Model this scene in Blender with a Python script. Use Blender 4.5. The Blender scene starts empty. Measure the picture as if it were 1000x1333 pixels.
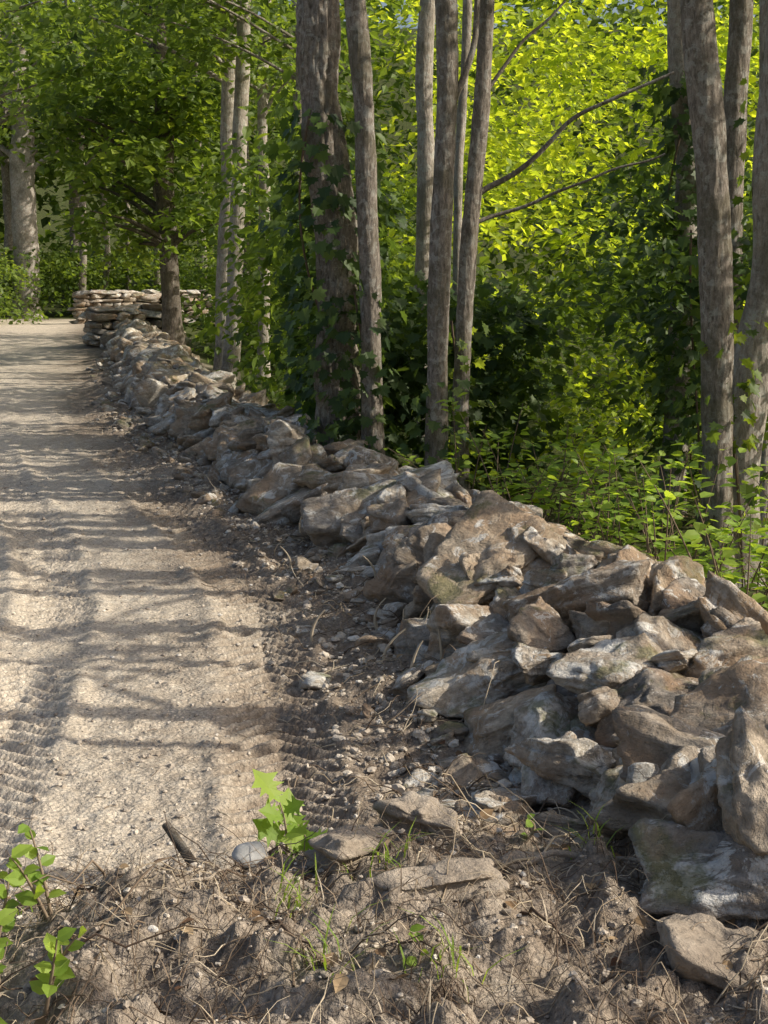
import bpy, bmesh, math, random
import numpy as np
from mathutils import Vector, Euler

random.seed(7); R=np.random.default_rng(11)
scn=bpy.context.scene

# ------------------------------------------------------------------ helpers
TAB=R.random(8192)*2-1
def vnoise(p):
    p=np.asarray(p,dtype=np.float64)
    i=np.floor(p).astype(np.int64); f=p-i; f=f*f*(3-2*f)
    def h(a,b,c): return TAB[((a*73856093)^(b*19349663)^(c*83492791))&8191]
    x,y,z=i[:,0],i[:,1],i[:,2]; fx,fy,fz=f[:,0],f[:,1],f[:,2]
    l=lambda a,b,t:a+(b-a)*t
    return l(l(l(h(x,y,z),h(x+1,y,z),fx),l(h(x,y+1,z),h(x+1,y+1,z),fx),fy),
             l(l(h(x,y,z+1),h(x+1,y,z+1),fx),l(h(x,y+1,z+1),h(x+1,y+1,z+1),fx),fy),fz)
def fbm(p,o=4,g=.5):
    s=0;a=1;p=np.array(p,dtype=np.float64)
    for k in range(o):
        s=s+a*vnoise(p+17.3*k); a*=g; p=p*2.03
    return s
def n2(x,y,f,o=3,sd=0.):
    return fbm(np.stack([x*f+sd,y*f+sd*1.7,np.full_like(x,sd)],1),o)
def ss(a,b,x):
    t=np.clip((x-a)/(b-a),0,1); return t*t*(3-2*t)

def mk(name,verts,faces,mats,parent=None,smooth=True,attrs=None):
    me=bpy.data.meshes.new(name)
    verts=np.asarray(verts,dtype=np.float32); faces=np.asarray(faces,dtype=np.int32)
    k=faces.shape[1]
    me.vertices.add(len(verts)); me.vertices.foreach_set('co',verts.ravel())
    me.loops.add(faces.size); me.loops.foreach_set('vertex_index',faces.ravel())
    me.polygons.add(len(faces)); me.polygons.foreach_set('loop_start',np.arange(0,faces.size,k,dtype=np.int32))
    try: me.polygons.foreach_set('loop_total',np.full(len(faces),k,dtype=np.int32))
    except Exception: pass
    me.polygons.foreach_set('use_smooth',np.full(len(faces),smooth))
    me.materials.append(mats)
    me.update(calc_edges=True)
    for an,av in (attrs or {}).items():
        av=np.asarray(av,dtype=np.float32)
        if av.ndim==1:
            a=me.attributes.new(an,'FLOAT','POINT'); a.data.foreach_set('value',av)
        else:
            a=me.attributes.new(an,'FLOAT_VECTOR','POINT'); a.data.foreach_set('vector',av.ravel())
    ob=bpy.data.objects.new(name,me); scn.collection.objects.link(ob)
    if parent: ob.parent=parent
    return ob
def empty(name):
    e=bpy.data.objects.new(name,None); e.empty_display_size=.2
    scn.collection.objects.link(e); return e

class Acc:
    def __init__(s): s.v=[];s.f=[];s.a=[];s.l=[];s.n=0
    def add(s,v,f,a=None,l=None):
        s.v.append(v); s.f.append(f+s.n); s.n+=len(v)
        s.a.append(np.zeros(len(v)) if a is None else a)
        s.l.append(v if l is None else l)
    def mk(s,name,mat,parent=None,smooth=True):
        return mk(name,np.concatenate(s.v),np.concatenate(s.f),mat,parent,smooth,
                  {'rnd':np.concatenate(s.a),'loc':np.concatenate(s.l)})

# ------------------------------------------------------------------ materials
class NT:
    def __init__(s,name):
        s.m=bpy.data.materials.new(name); s.m.use_nodes=True; s.t=s.m.node_tree; s.t.nodes.clear()
        s.out=s.n('ShaderNodeOutputMaterial')
    def n(s,ty,**k):
        nd=s.t.nodes.new(ty)
        for a,b in k.items(): setattr(nd,a,b)
        return nd
    def L(s,a,b): s.t.links.new(a,b)
    def val(s,sock,v):
        if hasattr(v,'is_output') : s.L(v,sock)
        else: sock.default_value=v
    def attr(s,nm,fac=True):
        a=s.n('ShaderNodeAttribute',attribute_name=nm); return a.outputs['Fac'] if fac else a.outputs['Vector']
    def noise(s,vec,scale,detail=4,rough=.55,dist=0):
        a=s.n('ShaderNodeTexNoise'); s.L(vec,a.inputs['Vector'])
        a.inputs['Scale'].default_value=scale;a.inputs['Detail'].default_value=detail
        a.inputs['Roughness'].default_value=rough;a.inputs['Distortion'].default_value=dist
        return a.outputs['Fac']
    def voro(s,vec,scale,feature='F1'):
        a=s.n('ShaderNodeTexVoronoi',feature=feature); s.L(vec,a.inputs['Vector']); a.inputs['Scale'].default_value=scale
        return a.outputs['Distance']
    def ramp(s,fac,stops):
        r=s.n('ShaderNodeValToRGB'); s.L(fac,r.inputs[0]); e=r.color_ramp.elements
        while len(e)<len(stops): e.new(.5)
        for i,(p,c) in enumerate(stops):
            e[i].position=p; e[i].color=(c,c,c,1) if isinstance(c,(int,float)) else (*c,1)
        return r.outputs[0]
    def mix(s,f,a,b,bt='MIX'):
        m=s.n('ShaderNodeMix',data_type='RGBA',blend_type=bt)
        s.val(m.inputs[0],f)
        for k,v in ((6,a),(7,b)):
            if hasattr(v,'is_output'): s.L(v,m.inputs[k])
            else: m.inputs[k].default_value=(*v,1)
        return m.outputs[2]
    def math(s,op,a,b=0.,c=None):
        m=s.n('ShaderNodeMath',operation=op); s.val(m.inputs[0],a); s.val(m.inputs[1],b)
        if c is not None: s.val(m.inputs[2],c)
        return m.outputs[0]
    def mapv(s,vec,sc):
        m=s.n('ShaderNodeMapping'); s.L(vec,m.inputs[0]); m.inputs['Scale'].default_value=sc; return m.outputs[0]
    def bump(s,h,st,dist,prev=None):
        b=s.n('ShaderNodeBump'); s.L(h,b.inputs['Height']); b.inputs['Strength'].default_value=st; b.inputs['Distance'].default_value=dist
        if prev is not None: s.L(prev,b.inputs['Normal'])
        return b.outputs[0]
    def pbsdf(s,col,rough=.9,nrm=None,spec=.25):
        p=s.n('ShaderNodeBsdfPrincipled'); s.val(p.inputs['Base Color'],col if hasattr(col,'is_output') else (*col,1))
        s.val(p.inputs['Roughness'],rough); p.inputs['Specular IOR Level'].default_value=spec
        if nrm is not None: s.L(nrm,p.inputs['Normal'])
        return p.outputs[0]
    def fin(s,sh): s.L(sh,s.out.inputs[0]); return s.m

def leafmat(name,cols,tmul=1.6,tf=.45,rough=.5):
    t=NT(name); r=t.attr('rnd')
    c=t.ramp(r,[(i/(len(cols)-1),cc) for i,cc in enumerate(cols)])
    p=t.pbsdf(c,rough,None,.35)
    tr=t.n('ShaderNodeBsdfTranslucent')
    c2=t.mix(1.,c,(tmul*1.25,tmul*1.15,tmul*.45),'MULTIPLY'); t.L(c2,tr.inputs[0])
    m=t.n('ShaderNodeMixShader'); m.inputs[0].default_value=tf; t.L(p,m.inputs[1]); t.L(tr.outputs[0],m.inputs[2])
    return t.fin(m.outputs[0])
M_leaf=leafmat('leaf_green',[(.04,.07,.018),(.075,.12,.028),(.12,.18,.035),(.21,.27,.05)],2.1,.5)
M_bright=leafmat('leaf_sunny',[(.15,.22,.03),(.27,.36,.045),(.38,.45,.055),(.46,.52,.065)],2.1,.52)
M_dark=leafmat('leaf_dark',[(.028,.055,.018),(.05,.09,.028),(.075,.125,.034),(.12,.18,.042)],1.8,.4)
M_weed=leafmat('leaf_weed',[(.15,.25,.04),(.22,.33,.055),(.30,.41,.07)],1.9,.45)

def barkmat(name,c1,c2,c3,lich=.5):
    t=NT(name); tc=t.n('ShaderNodeTexCoord').outputs['Object']
    v=t.mapv(tc,(1,1,.3)); n1=t.noise(v,50,6,.72,.5); n2_=t.noise(tc,3.2,4,.6,.4); n3=t.noise(tc,17,5,.65,.5)
    vo=t.voro(t.mapv(tc,(1,1,.25)),52); nf=t.noise(tc,120,3,.7)
    col=t.ramp(n1,[(.3,c1),(.5,c2),(.7,c3)])
    col=t.mix(t.ramp(n3,[(.53,0),(.58,lich)]),col,(.44,.44,.40))
    col=t.mix(t.ramp(n2_,[(.48,0),(.62,.55)]),col,(.11,.10,.065))
    col=t.mix(.5,col,t.ramp(nf,[(.3,.6),(.7,1.35)]),'MULTIPLY')
    b=t.bump(n1,.8,.014); b=t.bump(vo,.5,.008,b); b=t.bump(nf,.4,.004,b)
    return t.fin(t.pbsdf(col,.95,b,.1))
M_bark=barkmat('bark_grey',(.07,.058,.047),(.22,.19,.16),(.37,.325,.285),.45)
M_bark2=barkmat('bark_pale',(.15,.13,.11),(.34,.30,.26),(.47,.43,.38),.6)
M_barkd=barkmat('bark_dark',(.035,.029,.024),(.12,.10,.083),(.21,.18,.15),.15)

t=NT('field_stone'); lo=t.attr('loc',False); r=t.attr('rnd'); tc=t.n('ShaderNodeTexCoord').outputs['Object']
strat=t.noise(t.mapv(lo,(2.2,2.2,19)),1.7,6,.68,.7)
nf=t.noise(lo,42,5,.72); li=t.noise(lo,9,7,.75,.9); wn=t.noise(lo,4.1,4,.6,.3); cr=t.noise(lo,13,5,.6,1.5)
base=t.ramp(r,[(0,(.22,.20,.18)),(.2,(.43,.355,.27)),(.4,(.34,.31,.275)),(.55,(.47,.37,.265)),(.7,(.28,.25,.22)),(.85,(.52,.455,.37)),(1,(.42,.395,.355))])
col=t.mix(.7,base,t.ramp(strat,[(.3,.38),(.5,1.),(.68,1.4)]),'MULTIPLY')
col=t.mix(.65,col,t.ramp(nf,[(.28,.32),(.5,1.),(.72,1.5)]),'MULTIPLY')
col=t.mix(t.ramp(wn,[(.49,0),(.62,.6)]),col,(.36,.235,.14))
geo=t.n('ShaderNodeNewGeometry'); sep=t.n('ShaderNodeSeparateXYZ'); t.L(geo.outputs['Normal'],sep.inputs[0])
upf=t.ramp(sep.outputs[2],[(0.0,.4),(.6,1)])
lm=t.math('MULTIPLY',t.ramp(t.math('MULTIPLY_ADD',r,.10,li),[(.585,0),(.61,.65),(.69,.95)]),upf)
col=t.mix(lm,col,t.mix(nf,(.55,.54,.51),(.84,.82,.77)))
mo=t.math('MULTIPLY',t.ramp(t.noise(tc,2.9,6,.7),[(.55,0),(.61,.7)]),t.ramp(sep.outputs[2],[(.2,0),(.7,1)]))
col=t.mix(mo,col,(.13,.135,.05))
so_=t.ramp(t.noise(tc,7,5,.65,.5),[(.5,0),(.62,.65)])
col=t.mix(so_,col,(.24,.185,.13))
b=t.bump(strat,.9,.03); b=t.bump(cr,.6,.025,b); b=t.bump(nf,.9,.014,b); b=t.bump(t.noise(lo,130,3,.7),.4,.004,b)
M_stone=t.fin(t.pbsdf(col,.92,b,.2))
t=NT('dirty_stone'); lo=t.attr('loc',False); n1=t.noise(lo,9,5,.65); nf=t.noise(lo,60,5,.7)
col=t.mix(.5,t.ramp(n1,[(.35,(.27,.225,.18)),(.6,(.41,.35,.285)),(.75,(.51,.45,.375))]),t.ramp(nf,[(.3,.6),(.7,1.3)]),'MULTIPLY')
M_dirty=t.fin(t.pbsdf(col,.95,t.bump(n1,.8,.02,t.bump(nf,.9,.014)),.1))
t=NT('cobble'); lo=t.attr('loc',False); nf=t.noise(lo,50,5,.7)
M_cob=t.fin(t.pbsdf(t.ramp(nf,[(.3,(.34,.345,.33)),(.7,(.50,.495,.475))]),.8,t.bump(nf,.3,.006),.3))
t=NT('earth'); tc=t.n('ShaderNodeTexCoord').outputs['Object']
mr=t.attr('m_road'); md=t.attr('m_damp_shade'); mg=t.attr('m_green')
nA=t.noise(tc,1.3,4,.6); nB=t.noise(tc,14,6,.7); nC=t.noise(tc,90,3,.7); vo=t.voro(tc,60)
dirt=t.ramp(nB,[(.3,(.23,.19,.15)),(.5,(.38,.325,.265)),(.7,(.54,.48,.405))])
road=t.ramp(nB,[(.28,(.50,.43,.345)),(.5,(.70,.61,.495)),(.7,(.84,.76,.64))])
road=t.mix(t.ramp(nA,[(.4,0),(.65,.35)]),road,(.56,.49,.405))
col=t.mix(mr,dirt,road)
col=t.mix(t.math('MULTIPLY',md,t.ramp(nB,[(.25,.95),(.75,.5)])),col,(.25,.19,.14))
grn=t.ramp(nB,[(.3,(.05,.042,.022)),(.5,(.07,.08,.03)),(.7,(.10,.15,.04))])
col=t.mix(mg,col,grn)
col=t.mix(.55,col,t.ramp(vo,[(.1,1.25),(.5,.65)]),'MULTIPLY')
col=t.mix(.55,col,t.ramp(nC,[(.3,.5),(.7,1.45)]),'MULTIPLY')
b=t.bump(nB,.8,.035); b=t.bump(vo,.7,.008,b); b=t.bump(nC,.9,.008,b)
M_earth=t.fin(t.pbsdf(col,.97,b,.08))
t=NT('gravel_bits'); r=t.attr('rnd'); lo=t.attr('loc',False)
col=t.ramp(r,[(0,(.26,.22,.18)),(.5,(.42,.365,.305)),(.9,(.56,.50,.42)),(1,(.64,.61,.56))])
M_grav=t.fin(t.pbsdf(col,.95,t.bump(t.noise(lo,200,3),.4,.003),.1))
t=NT('dry_twig'); r=t.attr('rnd')
M_twig=t.fin(t.pbsdf(t.ramp(r,[(0,(.08,.055,.04)),(.5,(.23,.175,.125)),(.8,(.42,.35,.25)),(1,(.58,.49,.37))]),.9,None,.15))
t=NT('dead_leaf'); r=t.attr('rnd')
M_dead=t.fin(t.pbsdf(t.ramp(r,[(0,(.10,.05,.03)),(.5,(.20,.13,.07)),(1,(.34,.25,.15))]),.85,None,.2))

# ------------------------------------------------------------------ terrain
WY=np.array([-5,2,3,4,5,6.8,8.5,10.7,12.4,16.5,22.5,27.5,29,34,60.]); WX=np.array([2.,.72,.5,.3,.18,-.04,-.5,-1.25,-1.8,-2.95,-4.1,-5.15,-5.5,-6.6,-9])
WW=np.array([1.2,1.2,1.25,1.3,1.25,1.08,.95,.9,1.0,1.15,1.05,.9,.9,.9,.9])
def wx(y): return np.interp(y,WY,WX)
def ww(y): return np.interp(y,WY,WW)
def mound(x,y):
    a=ss(-1.35,-.45,x)*(1-ss(1.2,2.0,x)); e=.16*np.sin(x*4.1+.6)+.06*np.sin(x*11)
    return .31*a*(1-ss(2.9+e,3.7+e,y))
TRACKS=((-.56,.18,.034),(-1.5,.18,.020),(-2.6,.2,.020))
def tread(x,y,u,uc,wd):
    g=np.exp(-(np.abs((u-uc)/wd))**6)
    ph=(y+.9*np.abs(u-uc))/.105
    msk=ss(-.9,-.2,n2(x,y,1.1,2,uc*5))
    return g,np.tanh(1.8*np.sin(ph*2*np.pi))*msk
def T(x,y):
    x=np.asarray(x,float);y=np.asarray(y,float); u=x-wx(y); w=ww(y)
    near=1-ss(35,60,y)
    mnd=mound(x,y); mk_=mnd/.31
    z=mnd.copy()
    z+= .035*n2(x,y,.35,2,3.)*near
    z+= .07*np.exp(-((u+.05)/.22)**2)*(1-mk_)*(.7+.6*n2(x,y,2.2,2,9.))*(y<40)
    z+= .10*ss(0,.3,u)*(1-ss(w+.1,w+.9,u))*(y<32)
    z-= .25*ss(w+.3,w+1.8,u)+.55*ss(3,9,u)
    rough=np.maximum(mk_,.6*np.exp(-((u+.1)/.4)**2))
    lump=np.clip(n2(x,y,9,4,1.),-.2,2)
    z+= rough*(.048*lump+.030*np.abs(n2(x,y,22,3,5.))+.035*n2(x,y,2.6,2,31.))
    z+= (1-mk_)*(.007*n2(x,y,22,2,7.)+.003*n2(x,y,4,2,8.))
    for uc,wd,am in TRACKS:
        g,tr=tread(x,y,u,uc,wd)
        z+= g*(1-mk_)*(-.016+am*tr*.6)*(1-ss(9,14,y))
        z+= .018*np.exp(-((np.abs(u-uc)-wd*1.15)/.05)**2)*(1-mk_)*(1-ss(12,22,y))*(.6+n2(x,y,3,2,2.))
    d=np.hypot(x,(y-10)); z+= 22*ss(60,130,d)
    z+= .9*ss(44,56,y)
    return z
fx=np.arange(-3.0,2.2,.0125)
def grow(s,g,lim,st):
    o=[];v=s
    while abs(v)<lim: v+=st; st*=g; o.append(v)
    return o
xs=np.array(sorted(grow(-3.0,1.035,380,-.0125))+list(fx)+grow(fx[-1],1.04,380,.0125))
ys=[1.4]
while ys[-1]<75: ys.append(ys[-1]*1.0038)
ys=np.array(sorted(grow(1.4,1.15,120,-.03))+ys+grow(ys[-1],1.12,400,.4))
nx,ny=len(xs),len(ys)
X,Y=np.meshgrid(xs,ys); x=X.ravel();y=Y.ravel(); z=T(x,y)
u=x-wx(y)
en=.18*n2(x,y,2.,3,4.)
m_road=(1-ss(-.95,-.15,u+en*1.4))
m_road*=ss(-7.6,-6.6,u); m_road=np.maximum(m_road,(ss(24,27,y)*(1-ss(39,41,y+en*4))*(x<-3)*(1-ss(-.6,-.1,u))))
m_road*=(1-ss(40,42.5,y+en*5))
mm=mound(x,y)/.31; m_road*=1-ss(.02,.3,mm)
m_damp_shade=np.exp(-((u+.3+en)/.6)**2)*.85*(1-.5*mm)+.3*mm*ss(-.2,.5,n2(x,y,2.5,3,6.))
for uc,wd,am in TRACKS:   # groove shade put into the earth colour: tread grooves darker, bars lighter
    g,tr=tread(x,y,u,uc,wd); m_damp_shade+= g*(.12-.38*tr)*(am/.034)*(1-mm)*(1-ss(9,15,y))
m_damp_shade=np.clip(m_damp_shade,0,1)
wq=ww(y)
m_green=ss(wq+.05,wq+.5,u+en)+ss(-6.8,-7.8,u)*(y<26)+ss(41,43,y+en*4)+ss(-9,-12,x+en)*(y<25); m_green=np.clip(m_green,0,1)*(1-mm*(u<1.3))
I=np.arange(nx*ny).reshape(ny,nx)
F=np.stack([I[:-1,:-1],I[:-1,1:],I[1:,1:],I[1:,:-1]],-1).reshape(-1,4)
isroad=(m_road>.02)&(y>1.5)&(y<45)
fr=isroad[F].all(1)
inner=np.ones(len(x),bool); bad=F[~fr].ravel(); inner[bad]=False
zg=z.copy(); zg[inner]-=.03
at=lambda s:{'m_road':m_road[s],'m_damp_shade':m_damp_shade[s],'m_green':m_green[s]}
allm=np.ones(len(x),bool)
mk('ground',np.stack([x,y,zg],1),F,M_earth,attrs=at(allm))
used=np.unique(F[fr]); rm=np.full(len(x),-1); rm[used]=np.arange(len(used))
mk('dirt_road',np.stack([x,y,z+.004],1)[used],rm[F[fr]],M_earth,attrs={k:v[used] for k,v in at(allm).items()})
def Tz(px,py): return float(T(np.array([px]),np.array([py]))[0])

# ------------------------------------------------------------------ stones
ICO={}
def ico(l):
    if l not in ICO:
        bm=bmesh.new(); bmesh.ops.create_icosphere(bm,subdivisions=l,radius=1)
        v=np.array([q.co[:] for q in bm.verts]); f=np.array([[q.index for q in p.verts] for p in bm.faces]); bm.free()
        v/=np.linalg.norm(v,axis=1)[:,None]; ICO[l]=(v,f)
    return ICO[l]
def stone(acc,c,s,rot,l=4,rng=R,p=30,k=9,rough=1.,rnd=None):
    D,f=ico(l)
    N=rng.normal(size=(k,3)); N/=np.linalg.norm(N,axis=1)[:,None]
    d=rng.uniform(.6,.98,k)
    ax=np.array([[1,0,0],[-1,0,0],[0,1,0],[0,-1,0],[0,0,1],[0,0,-1.]])+rng.normal(0,.2,(6,3))
    N=np.concatenate([N,ax]); d=np.concatenate([d,rng.uniform(.72,.98,6)])
    q=np.clip(D@N.T,0,None)/d
    qm=q.max(1); q=q/qm[:,None]
    r_=((q**p).sum(1)**(-1/p))/qm
    V=D*r_[:,None]*np.array(s)
    off=rng.uniform(-50,50,3); m=min(s)
    if l>=4:
        L=V+off
        st=vnoise(np.stack([L[:,0]*3+L[:,2]*2,L[:,1]*3,L[:,2]*(3.2/max(m,.03))],1))
        hz=np.sqrt(np.clip(1-(V[:,2]/(abs(V[:,2]).max()+1e-6))**2,0,1))
        sc_=min(1,m/.08)
        V=V+D*[1,1,.2]*((st*.014+np.round(st*2.4)*.009)*rough*hz*sc_)[:,None]
        ch=vnoise(L*6)
        V=V+D*(fbm(L*9,4)*.017*rough+np.floor(ch*2.2)*.008*rough+np.abs(vnoise(L*24))*-.009*rough)[:,None]*sc_
    loc=V+off
    Mx=np.array(Euler(rot).to_matrix()); W=V@Mx.T+np.array(c)
    acc.add(W,f,np.full(len(W),rng.random() if rnd is None else rnd),loc)
    return W
wall=Acc()
G=.05; gx0,gy0=-7.5,2.0; gnx,gny=200,560
GX,GY=np.meshgrid(gx0+np.arange(gnx)*G,gy0+np.arange(gny)*G)
Hm=T(GX.ravel(),GY.ravel()).reshape(GX.shape)
H0=Hm.copy()
def target(px,py):
    w=ww(py); tt=(px-wx(py))/w; h=np.interp(py,[2,3.2,4,5.5,7,9,14,27],[.12,.2,.27,.30,.25,.24,.26,.36])
    return h*np.clip(1-np.abs(2*tt-1.1)**2.2,0,1)
def drop(px,py,s,yaw,l,force=False,tilt=(0,0),rnd=None,lift=0.):
    j=int((px-gx0)/G); i=int((py-gy0)/G); rr=int(max(s[0],s[1])/G)+1
    i0,i1,j0,j1=max(i-rr,0),min(i+rr+1,gny),max(j-rr,0),min(j+rr+1,gnx)
    if i1<=i0 or j1<=j0 or i>=gny or j>=gnx: return False
    sx=GX[i0:i1,j0:j1]-px; sy=GY[i0:i1,j0:j1]-py
    a=(sx*math.cos(yaw)+sy*math.sin(yaw))/s[0]; b=(-sx*math.sin(yaw)+sy*math.cos(yaw))/s[1]
    e=a*a+b*b; m=e<1
    if m.sum()<3: return False
    h=Hm[i0:i1,j0:j1]; base=np.percentile(h[m],50)
    if not force and base-float(H0[i,j])+s[2]*.8>target(px,py)+.05: return False
    A=np.stack([a[m]*s[0],b[m]*s[1],np.ones(m.sum())],1)
    co,_,_,_=np.linalg.lstsq(A,h[m],rcond=None)
    ty=-math.atan(np.clip(co[0],-.5,.5))*.6+tilt[0]; tx=math.atan(np.clip(co[1],-.5,.5))*.6+tilt[1]
    cz=base+s[2]*.45+lift
    Mx=Euler((tx,ty,0)).to_matrix(); Mz=Euler((0,0,yaw)).to_matrix(); eu=(Mz@Mx).to_euler()
    stone(wall,(px,py,cz),s,tuple(eu),l,rnd=rnd)
    top=cz+s[2]*.85*np.sqrt(np.clip(1-e,0,1))-math.tan(ty)*a*s[0]*.8+math.tan(tx)*b*s[1]*.8
    h[m]=np.maximum(h[m],top[m]); return True
lv=lambda py: 5 if py<8.5 else (4 if py<17 else 3)
for (a,b,s,yw,tl,rn) in [(.40,4.85,(.28,.17,.12),.4,(-.25,-.25),.85),(.62,4.62,(.32,.13,.16),.9,(-.3,.5),.0),
    (.76,4.2,(.24,.17,.085),.1,(0,.1),1.1),(.70,3.72,(.22,.18,.16),.3,(0,0),.42),(.50,4.02,(.16,.11,.12),1.1,(-.5,0),1.1),
    (1.06,4.25,(.23,.19,.18),.2,(0,0),.05),(.33,3.95,(.13,.08,.06),.8,(.2,.2),.9),
    (.66,2.75,(.2,.13,.09),-.5,(0,.1),.7),
    (.2,5.6,(.19,.14,.14),.2,(.1,0),.4),(.1,6.5,(.22,.15,.14),.6,(.1,0),.1),(.28,6.2,(.22,.17,.14),.1,(0,0),.6)]:
    drop(a,b,s,yw,5,True,tl,rn)
cnt=0
for it in range(4600):
    py=2.8+(28.6-2.8)*R.random()**1.25
    tt=R.random(); px=wx(py)+tt*ww(py)
    sc=R.choice([.5,.85,1.1,1.4],p=[.16,.28,.34,.22])
    s=np.array([R.uniform(.15,.22),R.uniform(.11,.165),R.uniform(.075,.125)])*sc
    yaw=R.uniform(0,3.14)
    tl=(R.normal(0,.28),R.normal(0,.28))
    cnt+=drop(px,py,s,yaw,lv(py),False,tl)
print('stones',cnt)
for (a,b,s,yw,tl,rn) in [(.02,8.1,(.40,.24,.10),.25,(-.1,.2),1.15),(-.66,9.9,(.17,.08,.20),.5,(.3,.0),.9),
    (.55,6.6,(.28,.2,.09),.1,(0,.15),.5),(-.95,12.3,(.38,.25,.09),.4,(0,.1),1.1),(.45,5.9,(.3,.2,.09),.6,(-.1,.2),.2)]:
    drop(a,b,s,yw,5,True,tl,rn,-.06)
for it in range(340):
    py=3.2+R.random()**1.4*20; px=wx(py)+R.normal(-.04,.15)
    s=R.uniform(.02,.075)*np.array([1.3,1.,.65])
    stone(wall,(px,py,Tz(px,py)+s[2]*.15),s,(R.normal(0,.3),R.normal(0,.3),R.uniform(0,6)),4 if py<9 else 3)
wall.mk('tumbled_stone_wall',M_stone)

def drywall(name,x0,y0,x1,y1,h,wd):
    A=Acc(); Lh=math.hypot(x1-x0,y1-y0); yaw=math.atan2(y1-y0,x1-x0); z=Tz((x0+x1)/2,(y0+y1)/2)-.05; zt=0
    nxv,nyv=-math.sin(yaw),math.cos(yaw)
    while zt<h:
        ch=random.uniform(.09,.17)
        for side in (-1,1):
            q=0
            while q<Lh:
                ln=random.uniform(.18,.5); m=q+ln/2
                cx=x0+math.cos(yaw)*m+nxv*side*wd*.25; cy=y0+math.sin(yaw)*m+nyv*side*wd*.25
                stone(A,(cx,cy,z+zt+ch/2),(ln*.6,wd*.36,ch*.62),(random.gauss(0,.05),random.gauss(0,.05),yaw+random.gauss(0,.08)),3,k=5)
                q+=ln
        zt+=ch
    q=0
    while q<Lh:
        ln=random.uniform(.4,.7); m=q+ln/2
        stone(A,(x0+math.cos(yaw)*m,y0+math.sin(yaw)*m,z+zt+.02),(ln*.62,wd*.6,.07),(random.gauss(0,.05),random.gauss(0,.05),yaw),4,k=6)
        q+=ln
    return A.mk(name,M_stone)
drywall('dry_stone_wall',-5.45,27.3,-4.1,27.9,.62,.9)
drywall('dry_stone_wall',-8.0,38.5,-4.3,40.,.72,.6)

def solo(name,mat,px,py,dz,s,rot,l=5,p=12,rough=.8,rnd=.5):
    A=Acc(); stone(A,(px,py,Tz(px,py)+dz),s,rot,l,p=p,rough=rough,rnd=rnd); return A.mk(name,mat)
solo('rounded_cobble',M_cob,-.285,3.02,.012,(.062,.045,.04),(0,0,.4),4,3,.25)
solo('dirt_covered_rock',M_dirty,.07,3.22,.02,(.16,.08,.10),(0,.12,-.35),rough=1.4)
solo('dirt_covered_rock',M_dirty,.09,2.74,.0,(.19,.075,.075),(.1,-.1,.12),rough=1.2)
solo('dirt_covered_rock',M_dirty,-.08,2.98,-.02,(.13,.08,.06),(.1,.1,.9),rough=1.3)
solo('dirt_covered_rock',M_dirty,.36,2.98,-.02,(.16,.12,.07),(.1,.1,.3),rough=1.3)
solo('lichen_boulder',M_stone,.80,3.12,.04,(.25,.17,.13),(0,.12,.35),6,30,1.,1.7)
solo('lichen_boulder',M_dirty,.63,2.55,.0,(.20,.13,.10),(.15,.2,-.7),6,24,1.,.85)

A=Acc(); D2,f2=ico(2)
def bits(n,fn,smin,smax):
    for _ in range(n):
        px,py=fn(); s=smin*(smax/smin)**(R.random()**2.4)
        V=D2*(1+R.uniform(-.28,.28,(len(D2),1)))*np.array([1,R.uniform(.6,1),R.uniform(.45,.8)])*s
        a=R.uniform(0,6.28); c,sn=math.cos(a),math.sin(a)
        V=V@np.array([[c,sn,0],[-sn,c,0],[0,0,1]])
        P.append((px,py,s)); VV.append(V)
P=[];VV=[]
bits(2200,lambda:(R.uniform(-1.1,1.0),R.uniform(2.0,3.7)),.003,.013)
def rd():
    py=3.4+R.random()**1.8*9; return (wx(py)-R.random()**1.3*3.0,py)
bits(5600,rd,.003,.013)
def ft():
    py=3.4+R.random()**1.6*12; return (wx(py)+R.normal(-.12,.2),py)
bits(3400,ft,.004,.026)
P=np.array(P); tz=T(P[:,0],P[:,1])
for i,V in enumerate(VV):
    w=V+np.array([P[i,0],P[i,1],tz[i]+P[i,2]*.2+.004]); A.add(w,f2,np.full(len(w),R.random()),w)
A.mk('gravel',M_grav,smooth=False)

# ------------------------------------------------------------------ tubes
def tube(acc,pts,rad,sides=10,rough=0.,seed=0.,rnd=0.5):
    pts=np.array(pts,float); n=len(pts); rad=np.asarray(rad,float)
    tg=np.gradient(pts,axis=0); tg/=np.linalg.norm(tg,axis=1)[:,None]+1e-9
    ref=np.array([1.,0,0]) if abs(tg[0,0])<.8 else np.array([0,1.,0])
    a=np.linspace(0,2*np.pi,sides,endpoint=False); V=[]
    for i in range(n):
        b=np.cross(tg[i],ref); b/=np.linalg.norm(b); c=np.cross(b,tg[i]); ref=c
        V.append(pts[i]+rad[i]*(np.cos(a)[:,None]*c+np.sin(a)[:,None]*b))
    V=np.array(V); dirn=V-pts[:,None,:]; dn=dirn/np.maximum(np.linalg.norm(dirn,axis=2,keepdims=True),1e-6)
    if rough>0:
        q=V.reshape(-1,3)+seed
        r1=vnoise(q*[30,30,4.5]); r2=vnoise(q*[60,60,12]); r3=vnoise(q*[5,5,2.6])
        dd=(rough*(-np.abs(r1)*.12-np.abs(r2)*.07)+r3*.14)*np.repeat(rad,sides)
        V=V+dn*dd.reshape(n,sides,1)
    V=V.reshape(-1,3)
    I=np.arange(n*sides).reshape(n,sides); J=np.roll(I,-1,1)
    f=np.stack([I[:-1],J[:-1],J[1:],I[1:]],-1).reshape(-1,4)
    acc.add(V,f,np.full(len(V),rnd),V)
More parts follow.
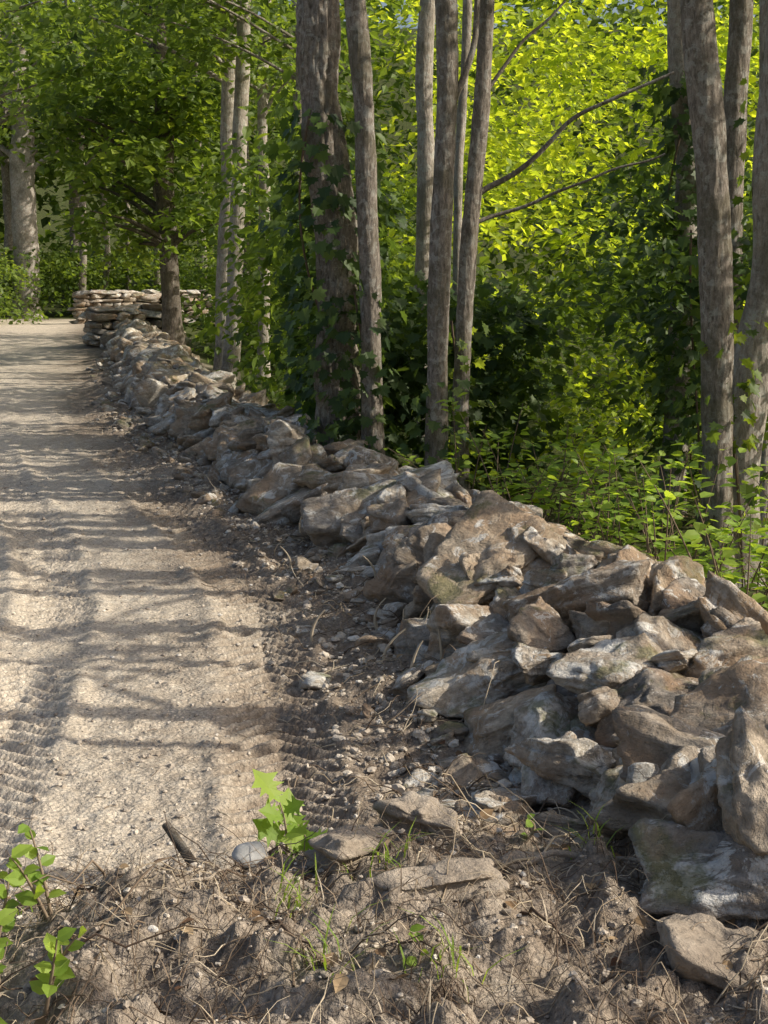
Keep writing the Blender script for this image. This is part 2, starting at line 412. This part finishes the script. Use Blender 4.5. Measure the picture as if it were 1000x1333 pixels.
def smoothpath(ctrl,n):
    ctrl=np.array(ctrl,float); t=np.linspace(0,1,len(ctrl)); q=np.linspace(0,1,n)
    out=np.stack([np.interp(q,t,ctrl[:,k]) for k in range(3)],1)
    k=max(3,n//(len(ctrl)*2))
    pad=np.concatenate([np.repeat(out[:1],k,0)-np.arange(k,0,-1)[:,None]*(out[1]-out[0]),out,np.repeat(out[-1:],k,0)+np.arange(1,k+1)[:,None]*(out[-1]-out[-2])])
    ker=np.ones(2*k+1)/(2*k+1)
    return np.stack([np.convolve(pad[:,j],ker,'valid') for j in range(3)],1)

# ------------------------------------------------------------------ leaves
TRH=(np.array([(0,0,0),(.36,.42,.08),(0,1,-.05),(-.36,.42,.08)]),np.array([(0,1,2),(0,2,3)]))
TOV=(np.array([(0,0,0),(.28,.22,.07),(.30,.58,.06),(0,1,-.08),(-.30,.58,.06),(-.28,.22,.07),(0,.45,-.01)]),
     np.array([(0,1,6),(1,2,6),(2,3,6),(6,3,4),(6,4,5),(0,6,5)]))
o=[(.0,0),(.2,.1),(.48,.02),(.38,.27),(.6,.5),(.33,.52),(.3,.78),(.14,.72),(0,1.05)]
o=o+[(-a,b) for a,b in o[1:-1][::-1]]
TMA=(np.array([(a,b,.10*abs(a)-.1*b*b) for a,b in o]+[(0,.4,-.03)]),np.array([(i,(i+1)%16,16) for i in range(16)]))
o2=[(.0,0),(.10,.15),(.30,.12),(.16,.28),(.20,.36),(.46,.34),(.22,.50),(.24,.58),(.5,.62),(.2,.74),(.12,.84),(0,1.0)]
o2=o2+[(-a,b) for a,b in o2[1:-1][::-1]]
TOAK=(np.array([(a,b,.12*abs(a)-.12*b*b) for a,b in o2]+[(0,.45,-.03)]),np.array([(i,(i+1)%22,22) for i in range(22)]))
def leafverts(pos,axis,nrm,size,tmpl,rnd):
    tv,tf=tmpl
    axis=axis/np.linalg.norm(axis,axis=1)[:,None]
    b=np.cross(axis,nrm); b/=np.linalg.norm(b,axis=1)[:,None]+1e-9
    n=np.cross(b,axis)
    V=pos[:,None,:]+size[:,None,None]*(tv[None,:,0,None]*b[:,None,:]+tv[None,:,1,None]*axis[:,None,:]+tv[None,:,2,None]*n[:,None,:])
    k=len(tv); F=tf[None]+np.arange(len(pos))[:,None,None]*k
    return V.reshape(-1,3),F.reshape(-1,3),np.repeat(rnd,k)
def clusters(C,rad,per,size,tmpl=TRH,flat=.3,tilt=.5,droop=.35):
    C=np.asarray(C,float); n=len(C); N=n*per
    rad=np.broadcast_to(rad,(n,)); cc=np.repeat(C,per,0); rr=np.repeat(rad*R.uniform(.6,1.3,n),per)
    a=R.uniform(0,2*np.pi,N); q=np.sqrt(R.random(N))
    off=np.stack([np.cos(a)*q*rr,np.sin(a)*q*rr,R.normal(0,flat,N)*rr-droop*q*q*rr],1)
    sl=np.repeat(R.normal(0,.25,(n,2)),per,0); off[:,2]+=off[:,0]*sl[:,0]+off[:,1]*sl[:,1]
    ax=np.stack([np.cos(a),np.sin(a),np.full(N,-droop)],1)+R.normal(0,.5,(N,3))
    nr=np.stack([R.normal(0,tilt,N),R.normal(0,tilt,N),np.ones(N)],1)
    cr=np.repeat(R.random(n),per)
    rnd=np.clip(.55*cr+.45*R.random(N),0,1)
    return leafverts(cc+off,ax,nr,R.uniform(.65,1.2,N)*size,tmpl,rnd)
def addl(acc,t3): acc.add(t3[0],t3[1],t3[2],t3[0])
def inbox(n,b,thr=-9,f=.6,sd=0.,umin=None):
    P=np.stack([R.uniform(b[0],b[1],n),R.uniform(b[2],b[3],n),R.uniform(b[4],b[5],n)],1)
    k=fbm(P*f+sd,2)>thr
    if umin is not None: k&=(P[:,0]-wx(P[:,1])-ww(P[:,1]))>umin
    return P[k]

def make_tree(ctrl,r0,r1,bark,sides=28,seg=150,crown=None,leaf=M_leaf,name='maple_tree',extra=None,rough=1.,limbs=8,crn=40,crad=.45,per=36,lsz=.13,tmpl=TRH,flat=.3):
    e=empty(name); x0,y0=ctrl[0][0],ctrl[0][1]; z0=Tz(x0,y0)-.12
    c=[(x0,y0,z0)]+[tuple(p) for p in ctrl[1:]]
    p=smoothpath(c,seg); hgt=p[:,2]-z0
    p[:,0]+=.045*vnoise(np.stack([hgt*1.1,hgt*0+x0*7,hgt*0],1))
    rad=np.interp(hgt,[0,hgt[-1]],[r0,r1])*(1+.6*np.exp(-hgt/.18))
    A=Acc(); tube(A,p,rad,sides,rough,x0*13+y0)
    L=Acc()
    if crown is not None:
        cx,cy,cz,rx,ry,rz=crown
        D=R.normal(size=(crn,3)); D/=np.linalg.norm(D,axis=1)[:,None]; D*=(R.random((crn,1))**.4)
        C=np.array([cx,cy,cz])+D*[rx,ry,rz]
        for i in range(min(limbs,crn)):
            zz=max(min(C[i,2]-abs(C[i,0]-cx)*.6,p[-1,2]-.05),z0+1.8); k=int(np.argmin(abs(p[:,2]-zz)))
            s=p[k]; mid=(s+C[i])/2+np.array([0,0,.12])
            pp=smoothpath([s,mid,C[i]],14); tube(A,pp,np.linspace(rad[k]*.35,.008,14),6)
        addl(L,clusters(C,crad,per,lsz,tmpl,flat))
    if extra:
        for pts,ra,rb in extra:
            pp=smoothpath(pts,30); pp+=np.stack([vnoise(pp*4+k*9.) for k in range(3)],1)*.02
            tube(A,pp,np.linspace(ra,rb,30),7)
    A.mk('trunk',bark,e)
    if L.n: L.mk('foliage',leaf,e,smooth=False)
    return e

make_tree([(-.27,10.4),(-.30,10.4,1.2),(-.42,10.4,2.6),(-.5,10.4,3.6),(-.55,10.5,9)],.16,.135,M_bark,80,340,(-.4,10.6,7.4,2.2,2.2,1.6),crn=18,rough=1.6)
make_tree([(-.06,10.1),(-.08,10.1,1.2),(-.13,10.1,2.2),(-.215,10.1,3.3),(-.3,10.,8)],.078,.058,M_bark,48,260,(-.1,9.6,6.8,1.7,1.7,1.2),crn=12,rough=.8)
make_tree([(.36,14),(.38,14,3),(.42,14,4.5),(.4,14,9)],.09,.07,M_bark2,32,160,(.6,14.4,7.6,2,2,1.5),crn=14,rough=.5)
make_tree([(.335,9.7),(.34,9.7,1.4),(.38,9.7,2.6),(.40,9.7,3.4),(.45,9.6,8.4)],.076,.06,M_bark,48,260,(.6,9.4,6.8,1.8,1.8,1.3),crn=12,rough=.8,
   extra=[([(.40,9.7,2.5),(.55,9.75,2.85),(.62,9.8,3.4)],.025,.018)])
make_tree([(.5,10.2),(.53,10.2,.9),(.60,10.2,1.9),(.70,10.2,3.3),(.9,10.2,7.5)],.062,.05,M_bark,40,240,(1.3,10,6.4,1.8,1.8,1.2),crn=12,rough=.8,
   extra=[([(.62,10.2,2.05),(.95,10.2,2.22),(1.25,10.1,2.55),(1.9,10.0,2.82)],.022,.010),
          ([(.60,10.2,1.86),(1.0,10.2,1.98),(1.3,10.1,2.12),(1.85,10.0,2.3)],.015,.007),
          ([(.67,10.2,2.7),(.85,10.2,2.95),(1.2,10.2,3.3)],.016,.008)])
make_tree([(.62,13),(.64,13,2.5),(.72,13,4),(.8,13,7)],.045,.035,M_bark2,20,120,(.9,13,6,1.3,1.3,1.2),crn=8)
make_tree([(2.15,11),(2.2,11,2),(2.08,11,3.4),(2.0,11,8)],.10,.075,M_bark2,32,160,(2.2,11,6.2,2,2,1.6),crn=14,rough=.6)
make_tree([(1.86,8.0),(1.82,8.0,1.0),(1.76,8.0,1.9),(1.60,8.0,3.0),(1.5,8.,8)],.09,.072,M_bark,56,280,(1.8,7.6,5.1,2,2.2,1.1),crn=12,crad=.28,per=44,rough=.8)
make_tree([(2.36,10.4),(2.4,10.4,2),(2.42,10.4,3.4),(2.4,10.4,8)],.09,.07,M_bark,32,160,(3,10,5.6,2,2,1.2),crn=12,crad=.30,per=40,rough=.6)
make_tree([(1.99,8.3),(2.02,8.3,.8),(2.13,8.3,1.7),(2.22,8.3,3.1),(2.3,8.3,7.5)],.125,.085,M_bark2,60,260,(2.8,7.6,5.,1.6,2,1.2),crn=10,crad=.28,per=44,rough=.6)
make_tree([(2.50,9.6),(2.47,9.6,2),(2.42,9.6,3.2),(2.3,9.6,7)],.075,.06,M_bark2,28,160,(3.4,9,5.2,1.7,1.7,1.2),crn=8)
# slender trees beside the near part of the road, right of the picture: their trunks streak the road with shadow
yy=1.9
while yy<12.0:
    a=.32*yy+R.uniform(.7,2.6); cz=R.uniform(3.2,4.6); r_=R.choice([.035,.06,.09,.12],p=[.3,.3,.25,.15])
    make_tree([(a,yy),(a+R.normal(0,.08),yy+R.normal(0,.08),2.2),(a+R.normal(0,.2),yy+R.normal(0,.15),cz+3)],r_,r_*.6,M_bark,18,70,(a+R.normal(0,.3),yy,cz,.9,1.1,.8),
              crn=int(R.integers(5,12)),crad=.22,per=46,lsz=.12,flat=.12,limbs=10)
    yy+=R.uniform(.35,.85)
# middle distance left-hand trunks
for (a,b,a2,r,bk) in [(-2.25,21,-2.1,.125,M_bark2),(-2.05,20,-1.8,.115,M_bark2),(-1.85,22.5,-1.75,.10,M_bark2),(-1.2,19,-1.0,.08,M_bark),(-1.5,25,-1.4,.11,M_bark2)]:
    make_tree([(a,b),((a+a2)/2,b,2.5),(a2,b,4.8),(a2,b,9)],r,r*.6,bk,22,110,(a-.4,b-.6,5.1,1.8,1.5,1.1),crn=28,crad=.4,per=34,lsz=.15,rough=.6)
make_tree([(-3.4,24),(-3.45,24,2),(-3.5,24,4),(-3.6,24,9)],.17,.11,M_barkd,24,120,(-3.7,23.6,3.8,1.7,1.9,2.3),leaf=M_leaf,crn=130,crad=.42,per=34,lsz=.19,limbs=20)
for (a,b,r,h) in [(-8.7,43,.12,10),(-8.3,44.5,.12,10),(-10.3,43,.42,11),(-9.5,46,.2,11),(-6.8,45,.14,10),(-5.4,44,.15,10),(-2.9,31,.12,9),(-12.3,47,.3,12),(-7.4,49,.18,12),(-11.2,44.5,.15,11),(-7.9,46,.1,10)]:
    make_tree([(a,b),(a+.1,b,3),(a+R.normal(0,.2),b,h)],r,r*.6,M_bark2 if r>.25 else M_bark,16,60,(a,b,6.8,2.6,2.6,2.6),leaf=M_leaf,crn=34,crad=.7,per=32,lsz=.26)
# boughs over the far part of the road
make_tree([(-12.5,30),(-12.4,30,3),(-12.,30,9)],.25,.14,M_bark,16,60,(-8.2,28,6.2,4.2,4,2.0),crn=120,crad=.65,per=34,lsz=.2,limbs=18)
make_tree([(-9.8,36),(-9.7,36,3),(-9.4,36,9)],.16,.10,M_bark,16,60,(-8.6,35,6.6,3.2,2.6,2.0),crn=44,crad=.65,per=34,lsz=.22,limbs=14,leaf=M_leaf)

def mass(name,mat,C,rad,per,size,**k):
    A=Acc(); addl(A,clusters(C,rad,per,size,**k)); return A.mk(name,mat,smooth=False)
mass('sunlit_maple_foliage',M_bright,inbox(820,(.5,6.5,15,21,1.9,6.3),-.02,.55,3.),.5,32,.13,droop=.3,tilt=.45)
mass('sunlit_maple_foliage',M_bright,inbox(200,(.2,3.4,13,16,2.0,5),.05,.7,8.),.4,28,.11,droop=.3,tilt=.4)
mass('understorey_shrubs',M_leaf,inbox(760,(.6,6.,10.5,19,-.5,1.6),-.1,.8,5.,.5),.32,28,.10,tmpl=TOV)
mass('understorey_shrubs',M_bright,inbox(300,(.8,5.,11,17,-.3,1.3),.1,.9,15.,.5),.28,26,.10,tmpl=TOV)
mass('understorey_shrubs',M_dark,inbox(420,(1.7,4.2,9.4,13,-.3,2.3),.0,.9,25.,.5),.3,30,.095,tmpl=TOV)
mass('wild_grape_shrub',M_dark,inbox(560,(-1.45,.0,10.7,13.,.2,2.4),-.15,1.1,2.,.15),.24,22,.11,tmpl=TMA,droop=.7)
mass('wild_grape_shrub',M_leaf,inbox(400,(-2.6,-.4,13,19,.1,3.2),-.1,.8,12.,.2),.34,26,.13,tmpl=TOV,droop=.6)
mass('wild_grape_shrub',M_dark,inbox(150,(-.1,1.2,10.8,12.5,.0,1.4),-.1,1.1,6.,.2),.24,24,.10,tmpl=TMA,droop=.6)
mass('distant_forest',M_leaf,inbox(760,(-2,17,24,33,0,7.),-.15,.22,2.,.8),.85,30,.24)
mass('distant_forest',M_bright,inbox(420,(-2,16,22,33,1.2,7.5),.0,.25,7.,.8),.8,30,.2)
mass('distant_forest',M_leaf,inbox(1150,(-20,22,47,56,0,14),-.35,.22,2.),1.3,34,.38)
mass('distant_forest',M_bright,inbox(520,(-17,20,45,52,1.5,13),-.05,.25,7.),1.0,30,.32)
mass('distant_forest',M_leaf,inbox(420,(-15,-3.4,42.5,46,.2,1.9),-.2,.4,4.),.55,36,.17)
mass('distant_forest',M_leaf,inbox(80,(-13,-9.3,37.5,41,.1,1.8),-.4,.4,4.),.5,36,.15)
mass('distant_forest',M_leaf,inbox(240,(-22,-13,18,42,0,6),-.1,.2,9.),1.0,30,.3)
mass('roadside_brush',M_leaf,inbox(440,(-3.4,.5,22,32,.1,3.0),-.2,.35,14.,.4),.45,30,.15)

def plant(name,px,py,h,n,ls,mat,tmpl,spread=.3,stems=1,bend=.3):
    e=empty(name); S=Acc(); L=Acc(); z0=Tz(px,py)
    for s in range(stems):
        a=R.uniform(0,6.28); tip=np.array([px+math.cos(a)*spread*h,py+math.sin(a)*spread*h,z0+h*R.uniform(.75,1.)])
        pth=smoothpath([(px,py,z0-.02),((px+tip[0])/2+R.normal(0,.02),(py+tip[1])/2,z0+h*.55),tip],12)
        tube(S,pth,np.linspace(.0045,.0015,12)*max(1,h*2),5,rnd=.5)
        k=np.linspace(3,11,n).astype(int); pos=pth[k]
        an=np.arange(n)*2.4+R.uniform(0,6)
        ax=np.stack([np.cos(an),np.sin(an)*.8-.2,np.full(n,bend)+R.normal(0,.2,n)],1)
        nr=np.stack([R.normal(0,.3,n)+.3,R.normal(0,.3,n)-.8,np.ones(n)*.8],1)
        addl(L,leafverts(pos,ax,nr,ls*R.uniform(.6,1.15,n),tmpl,R.random(n)))
    S.mk('stem',M_twig,e); L.mk('leaves',mat,e,smooth=False)
plant('oak_sapling',-.235,3.24,.28,8,.09,M_weed,TOAK,.10,1,.7)
plant('oak_sapling',-.20,3.22,.15,7,.08,M_weed,TOAK,.5,1,.3)
plant('oak_sapling',-.12,3.2,.09,5,.075,M_weed,TOAK,.4,1,.1)
for (a,b,h) in [(-.66,2.78,.2),(-.72,2.6,.16),(-.6,2.42,.18),(-.78,2.75,.2),(-.68,2.35,.12)]:
    plant('broadleaf_weed',a,b,h,8,.045,M_weed,TOV,.4,2,.3)
for (a,b,h) in [(.62,3.35,.14),(.7,3.4,.1),(.3,3.1,.05),(.55,3.3,.06),(.12,5.9,.06),(.05,2.45,.06)]:
    plant('seedling',a,b,h,5,.032,M_weed,TOV,.4,1,.3)
A=Acc(); S=Acc()
for _ in range(125):
    py=R.uniform(5.0,9.5); px=wx(py)+ww(py)+R.uniform(.1,1.1); h=R.uniform(.2,.75); z0=Tz(px,py)
    tip=np.array([px+R.normal(0,.18),py+R.normal(-.08,.15),z0+h]); pth=smoothpath([(px,py,z0),((px+tip[0])/2,(py+tip[1])/2-.02,z0+h*.6),tip],14)
    tube(S,pth,np.linspace(.005,.0015,14),4,rnd=.3); n=18; k=R.integers(3,14,n); an=R.uniform(0,6.28,n)
    ax=np.stack([np.cos(an),np.sin(an),R.normal(.1,.25,n)],1); nr=np.stack([R.normal(0,.35,n),R.normal(0,.35,n),np.ones(n)],1)
    addl(A,leafverts(pth[k]+ax*.03,ax,nr,R.uniform(.04,.085,n),TOV,R.random(n)))
e=empty('wayside_bushes'); A.mk('leaves',M_weed,e,False); S.mk('stems',M_twig,e)
def vine(tx,ty,r,z0,z1,n,sz,mat,lean=0):
    zz=R.uniform(z0,z1,n); a=R.uniform(0,6.28,n); q=r+R.random(n)**2*.28
    pos=np.stack([tx+lean*(zz-z0)+np.cos(a)*q,ty+np.sin(a)*q,zz],1)
    ax=np.stack([np.cos(a)*.6,np.sin(a)*.6,np.full(n,-.8)],1)+R.normal(0,.3,(n,3)); nr=np.stack([np.cos(a),np.sin(a),np.full(n,.6)],1)+R.normal(0,.3,(n,3))
    L=Acc(); addl(L,leafverts(pos,ax,nr,R.uniform(.6,1.2,n)*sz,TMA,R.random(n)))
    e=empty('climbing_vine'); L.mk('leaves',mat,e,False); S=Acc()
    h=np.linspace(max(z0-.3,.05),z1,60); aa=h*1.7
    tube(S,np.stack([tx+lean*(h-z0)+np.cos(aa)*(r+.01),ty+np.sin(aa)*(r+.01),h],1),np.full(60,.008),6,rnd=.2); S.mk('stem',M_twig,e)
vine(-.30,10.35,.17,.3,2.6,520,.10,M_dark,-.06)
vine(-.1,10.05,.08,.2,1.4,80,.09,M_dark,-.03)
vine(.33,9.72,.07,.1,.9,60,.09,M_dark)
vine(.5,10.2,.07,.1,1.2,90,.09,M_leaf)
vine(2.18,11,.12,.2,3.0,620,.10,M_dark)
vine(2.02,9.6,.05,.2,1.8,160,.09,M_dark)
vine(1.88,8.05,.09,.0,1.3,110,.08,M_leaf)
vine(2.12,8.3,.12,.1,2.2,120,.08,M_leaf,.06)
vine(2.42,8.8,.12,.3,2.9,260,.08,M_leaf)

S=Acc()
def litter(n,fn,lmin,lmax,rmin,rmax,lift=.02,vert=.15):
    for _ in range(n):
        px,py=fn(); a=R.uniform(0,6.28); ln=R.uniform(lmin,lmax); m=7
        q=np.linspace(0,1,m); an=a+np.cumsum(R.normal(0,.28,m)); st=ln/m
        xx=px+np.cumsum(np.cos(an))*st; yy=py+np.cumsum(np.sin(an))*st
        zz=T(xx,yy)+.004+lift*R.random()*np.sin(q*3.14)+q*max(0,R.normal(0,vert))*ln
        r=R.uniform(rmin,rmax); tube(S,np.stack([xx,yy,zz],1),r*np.linspace(1,.35,m),5,rnd=R.random())
litter(1800,lambda:(R.uniform(-1.1,1.0),R.uniform(2.1,3.75)),.04,.24,.0006,.0020,.03,.35)
litter(60,lambda:(R.uniform(-.9,.9),R.uniform(2.2,3.7)),.15,.4,.002,.0045,.03,.2)
litter(900,ft,.05,.24,.001,.003,.03,.3)
litter(16,lambda:(lambda q:(wx(q)+R.uniform(.0,.5),q))(R.uniform(3.5,6.5)),.12,.3,.0015,.003,.22,.3)
litter(160,rd,.04,.14,.0008,.002,.005,.1)
for (a,b) in [(.28,5.9),(.12,5.75),(-.02,6.1),(.22,5.35),(-.05,6.9),(-.45,8.2),(.1,5.3),(-.5,7.6),(-.3,6.0),(.05,5.9),(.0,5.5)]:
    zz=Tz(a,b); tube(S,smoothpath([(a,b,zz-.02),(a+R.normal(0,.03),b,zz+.07),(a+R.normal(0,.07),b,zz+.14)],8),np.linspace(.008,.003,8),6,rnd=.9)
S.mk('twig_litter',M_twig)
A=Acc(); z0=Tz(-.41,3.2); tube(A,smoothpath([(-.37,3.1,z0-.05),(-.42,3.15,z0+.05),(-.50,3.22,z0+.13)],16),np.linspace(.015,.011,16),12,.8); A.mk('broken_stick',M_barkd)
A=Acc(); z0=Tz(-.7,2.9); tube(A,smoothpath([(-.68,2.9,z0-.05),(-.71,2.9,z0+.06),(-.74,2.92,z0+.12)],12),np.linspace(.013,.009,12),10,.8); A.mk('broken_stick',M_barkd)
A=Acc()
z_=lambda a,b:Tz(a,b)
for pts,r in [([(.35,3.1),(.12,3.12),(-.05,3.2),(-.2,3.1)],.010),([(.2,2.95),(.45,3.0),(.6,2.85)],.009),([(-.6,2.6),(-.4,2.8),(-.3,3.0)],.007)]:
    pp=smoothpath([(a,b,z_(a,b)+.004) for a,b in pts],40); pp+=np.stack([vnoise(pp*14+k*9.) for k in range(3)],1)*.014
    tube(A,pp,np.linspace(r,r*.3,40),8,.8)
A.mk('exposed_root',M_dirty)
def grass(name,mat,spots,n,h,wd=.004):
    A=Acc()
    for (a,b,s) in spots:
        for _ in range(n):
            px=a+R.normal(0,s);py=b+R.normal(0,s);zz=Tz(px,py);an=R.uniform(0,6.28);hh=h*R.uniform(.5,1.2);be=R.uniform(.3,1.1)*hh
            d=np.array([math.cos(an),math.sin(an),0]); sd=np.array([-d[1],d[0],0])*wd*.5
            c=[np.array([px,py,zz])+d*be*q*q+np.array([0,0,hh*q*(1-.35*q)]) for q in (0,.35,.7,1)]
            V=np.array([c[0]-sd,c[0]+sd,c[1]-sd,c[1]+sd,c[2]-sd*.7,c[2]+sd*.7,c[3]])
            A.add(V,np.array([(0,1,3),(0,3,2),(2,3,5),(2,5,4),(4,5,6)]),np.full(7,R.random()),V)
    A.mk(name,mat,smooth=False)
grass('grass_tufts',M_weed,[(-.18,2.75,.03),(-.02,2.85,.04),(-.1,2.5,.03),(.1,2.45,.03),(.45,3.0,.03),(-.85,3.0,.05)],16,.10)
grass('dry_grass',M_twig,[(R.uniform(-1,.8),R.uniform(2.2,3.6),.05) for _ in range(80)],10,.08,.0025)
n=2000; px=R.uniform(-1,2.6,n); py=R.uniform(2.2,12,n); uu=px-wx(py); ok=((uu>-.25)&(uu<.0))|((uu>ww(py)))|((py<3.6)&(R.random(n)<.7)); px,py=px[ok],py[ok]; n=len(px)
pos=np.stack([px,py,T(px,py)+.012],1); an=R.uniform(0,6.28,n)
A=Acc(); addl(A,leafverts(pos,np.stack([np.cos(an),np.sin(an),R.normal(0,.25,n)],1),np.stack([R.normal(0,.5,n),R.normal(0,.5,n),np.ones(n)],1),R.uniform(.02,.045,n),TOV,R.random(n)))
A.mk('dead_leaves',M_dead,smooth=False)

# ------------------------------------------------------------------ light, world, camera
sv=Vector((.80,-.10,.56)).normalized()
sd=bpy.data.lights.new('sun','SUN'); sd.energy=5.; sd.angle=math.radians(.5); sd.color=(1,.92,.78)
so=bpy.data.objects.new('sun',sd); so.rotation_euler=sv.to_track_quat('Z','Y').to_euler(); scn.collection.objects.link(so)
w=bpy.data.worlds.new('World'); scn.world=w; w.use_nodes=True; nt=w.node_tree
bg=nt.nodes['Background']; sk=nt.nodes.new('ShaderNodeTexSky'); sk.sky_type='NISHITA'; sk.sun_disc=False; sk.dust_density=5.
sk.sun_elevation=math.asin(sv.z); sk.sun_rotation=math.atan2(sv.x,sv.y); nt.links.new(sk.outputs[0],bg.inputs[0]); bg.inputs[1].default_value=.15
scn.view_settings.view_transform='Standard'; scn.view_settings.look='None'; scn.view_settings.exposure=0
cd=bpy.data.cameras.new('camera'); cd.sensor_fit='VERTICAL'; cd.sensor_height=36; cd.lens=52; cd.clip_end=1500; cd.clip_start=.05
co=bpy.data.objects.new('camera',cd); co.location=(0,0,1.6); co.rotation_euler=(math.radians(90-9.6),0,0)
scn.collection.objects.link(co); scn.camera=co
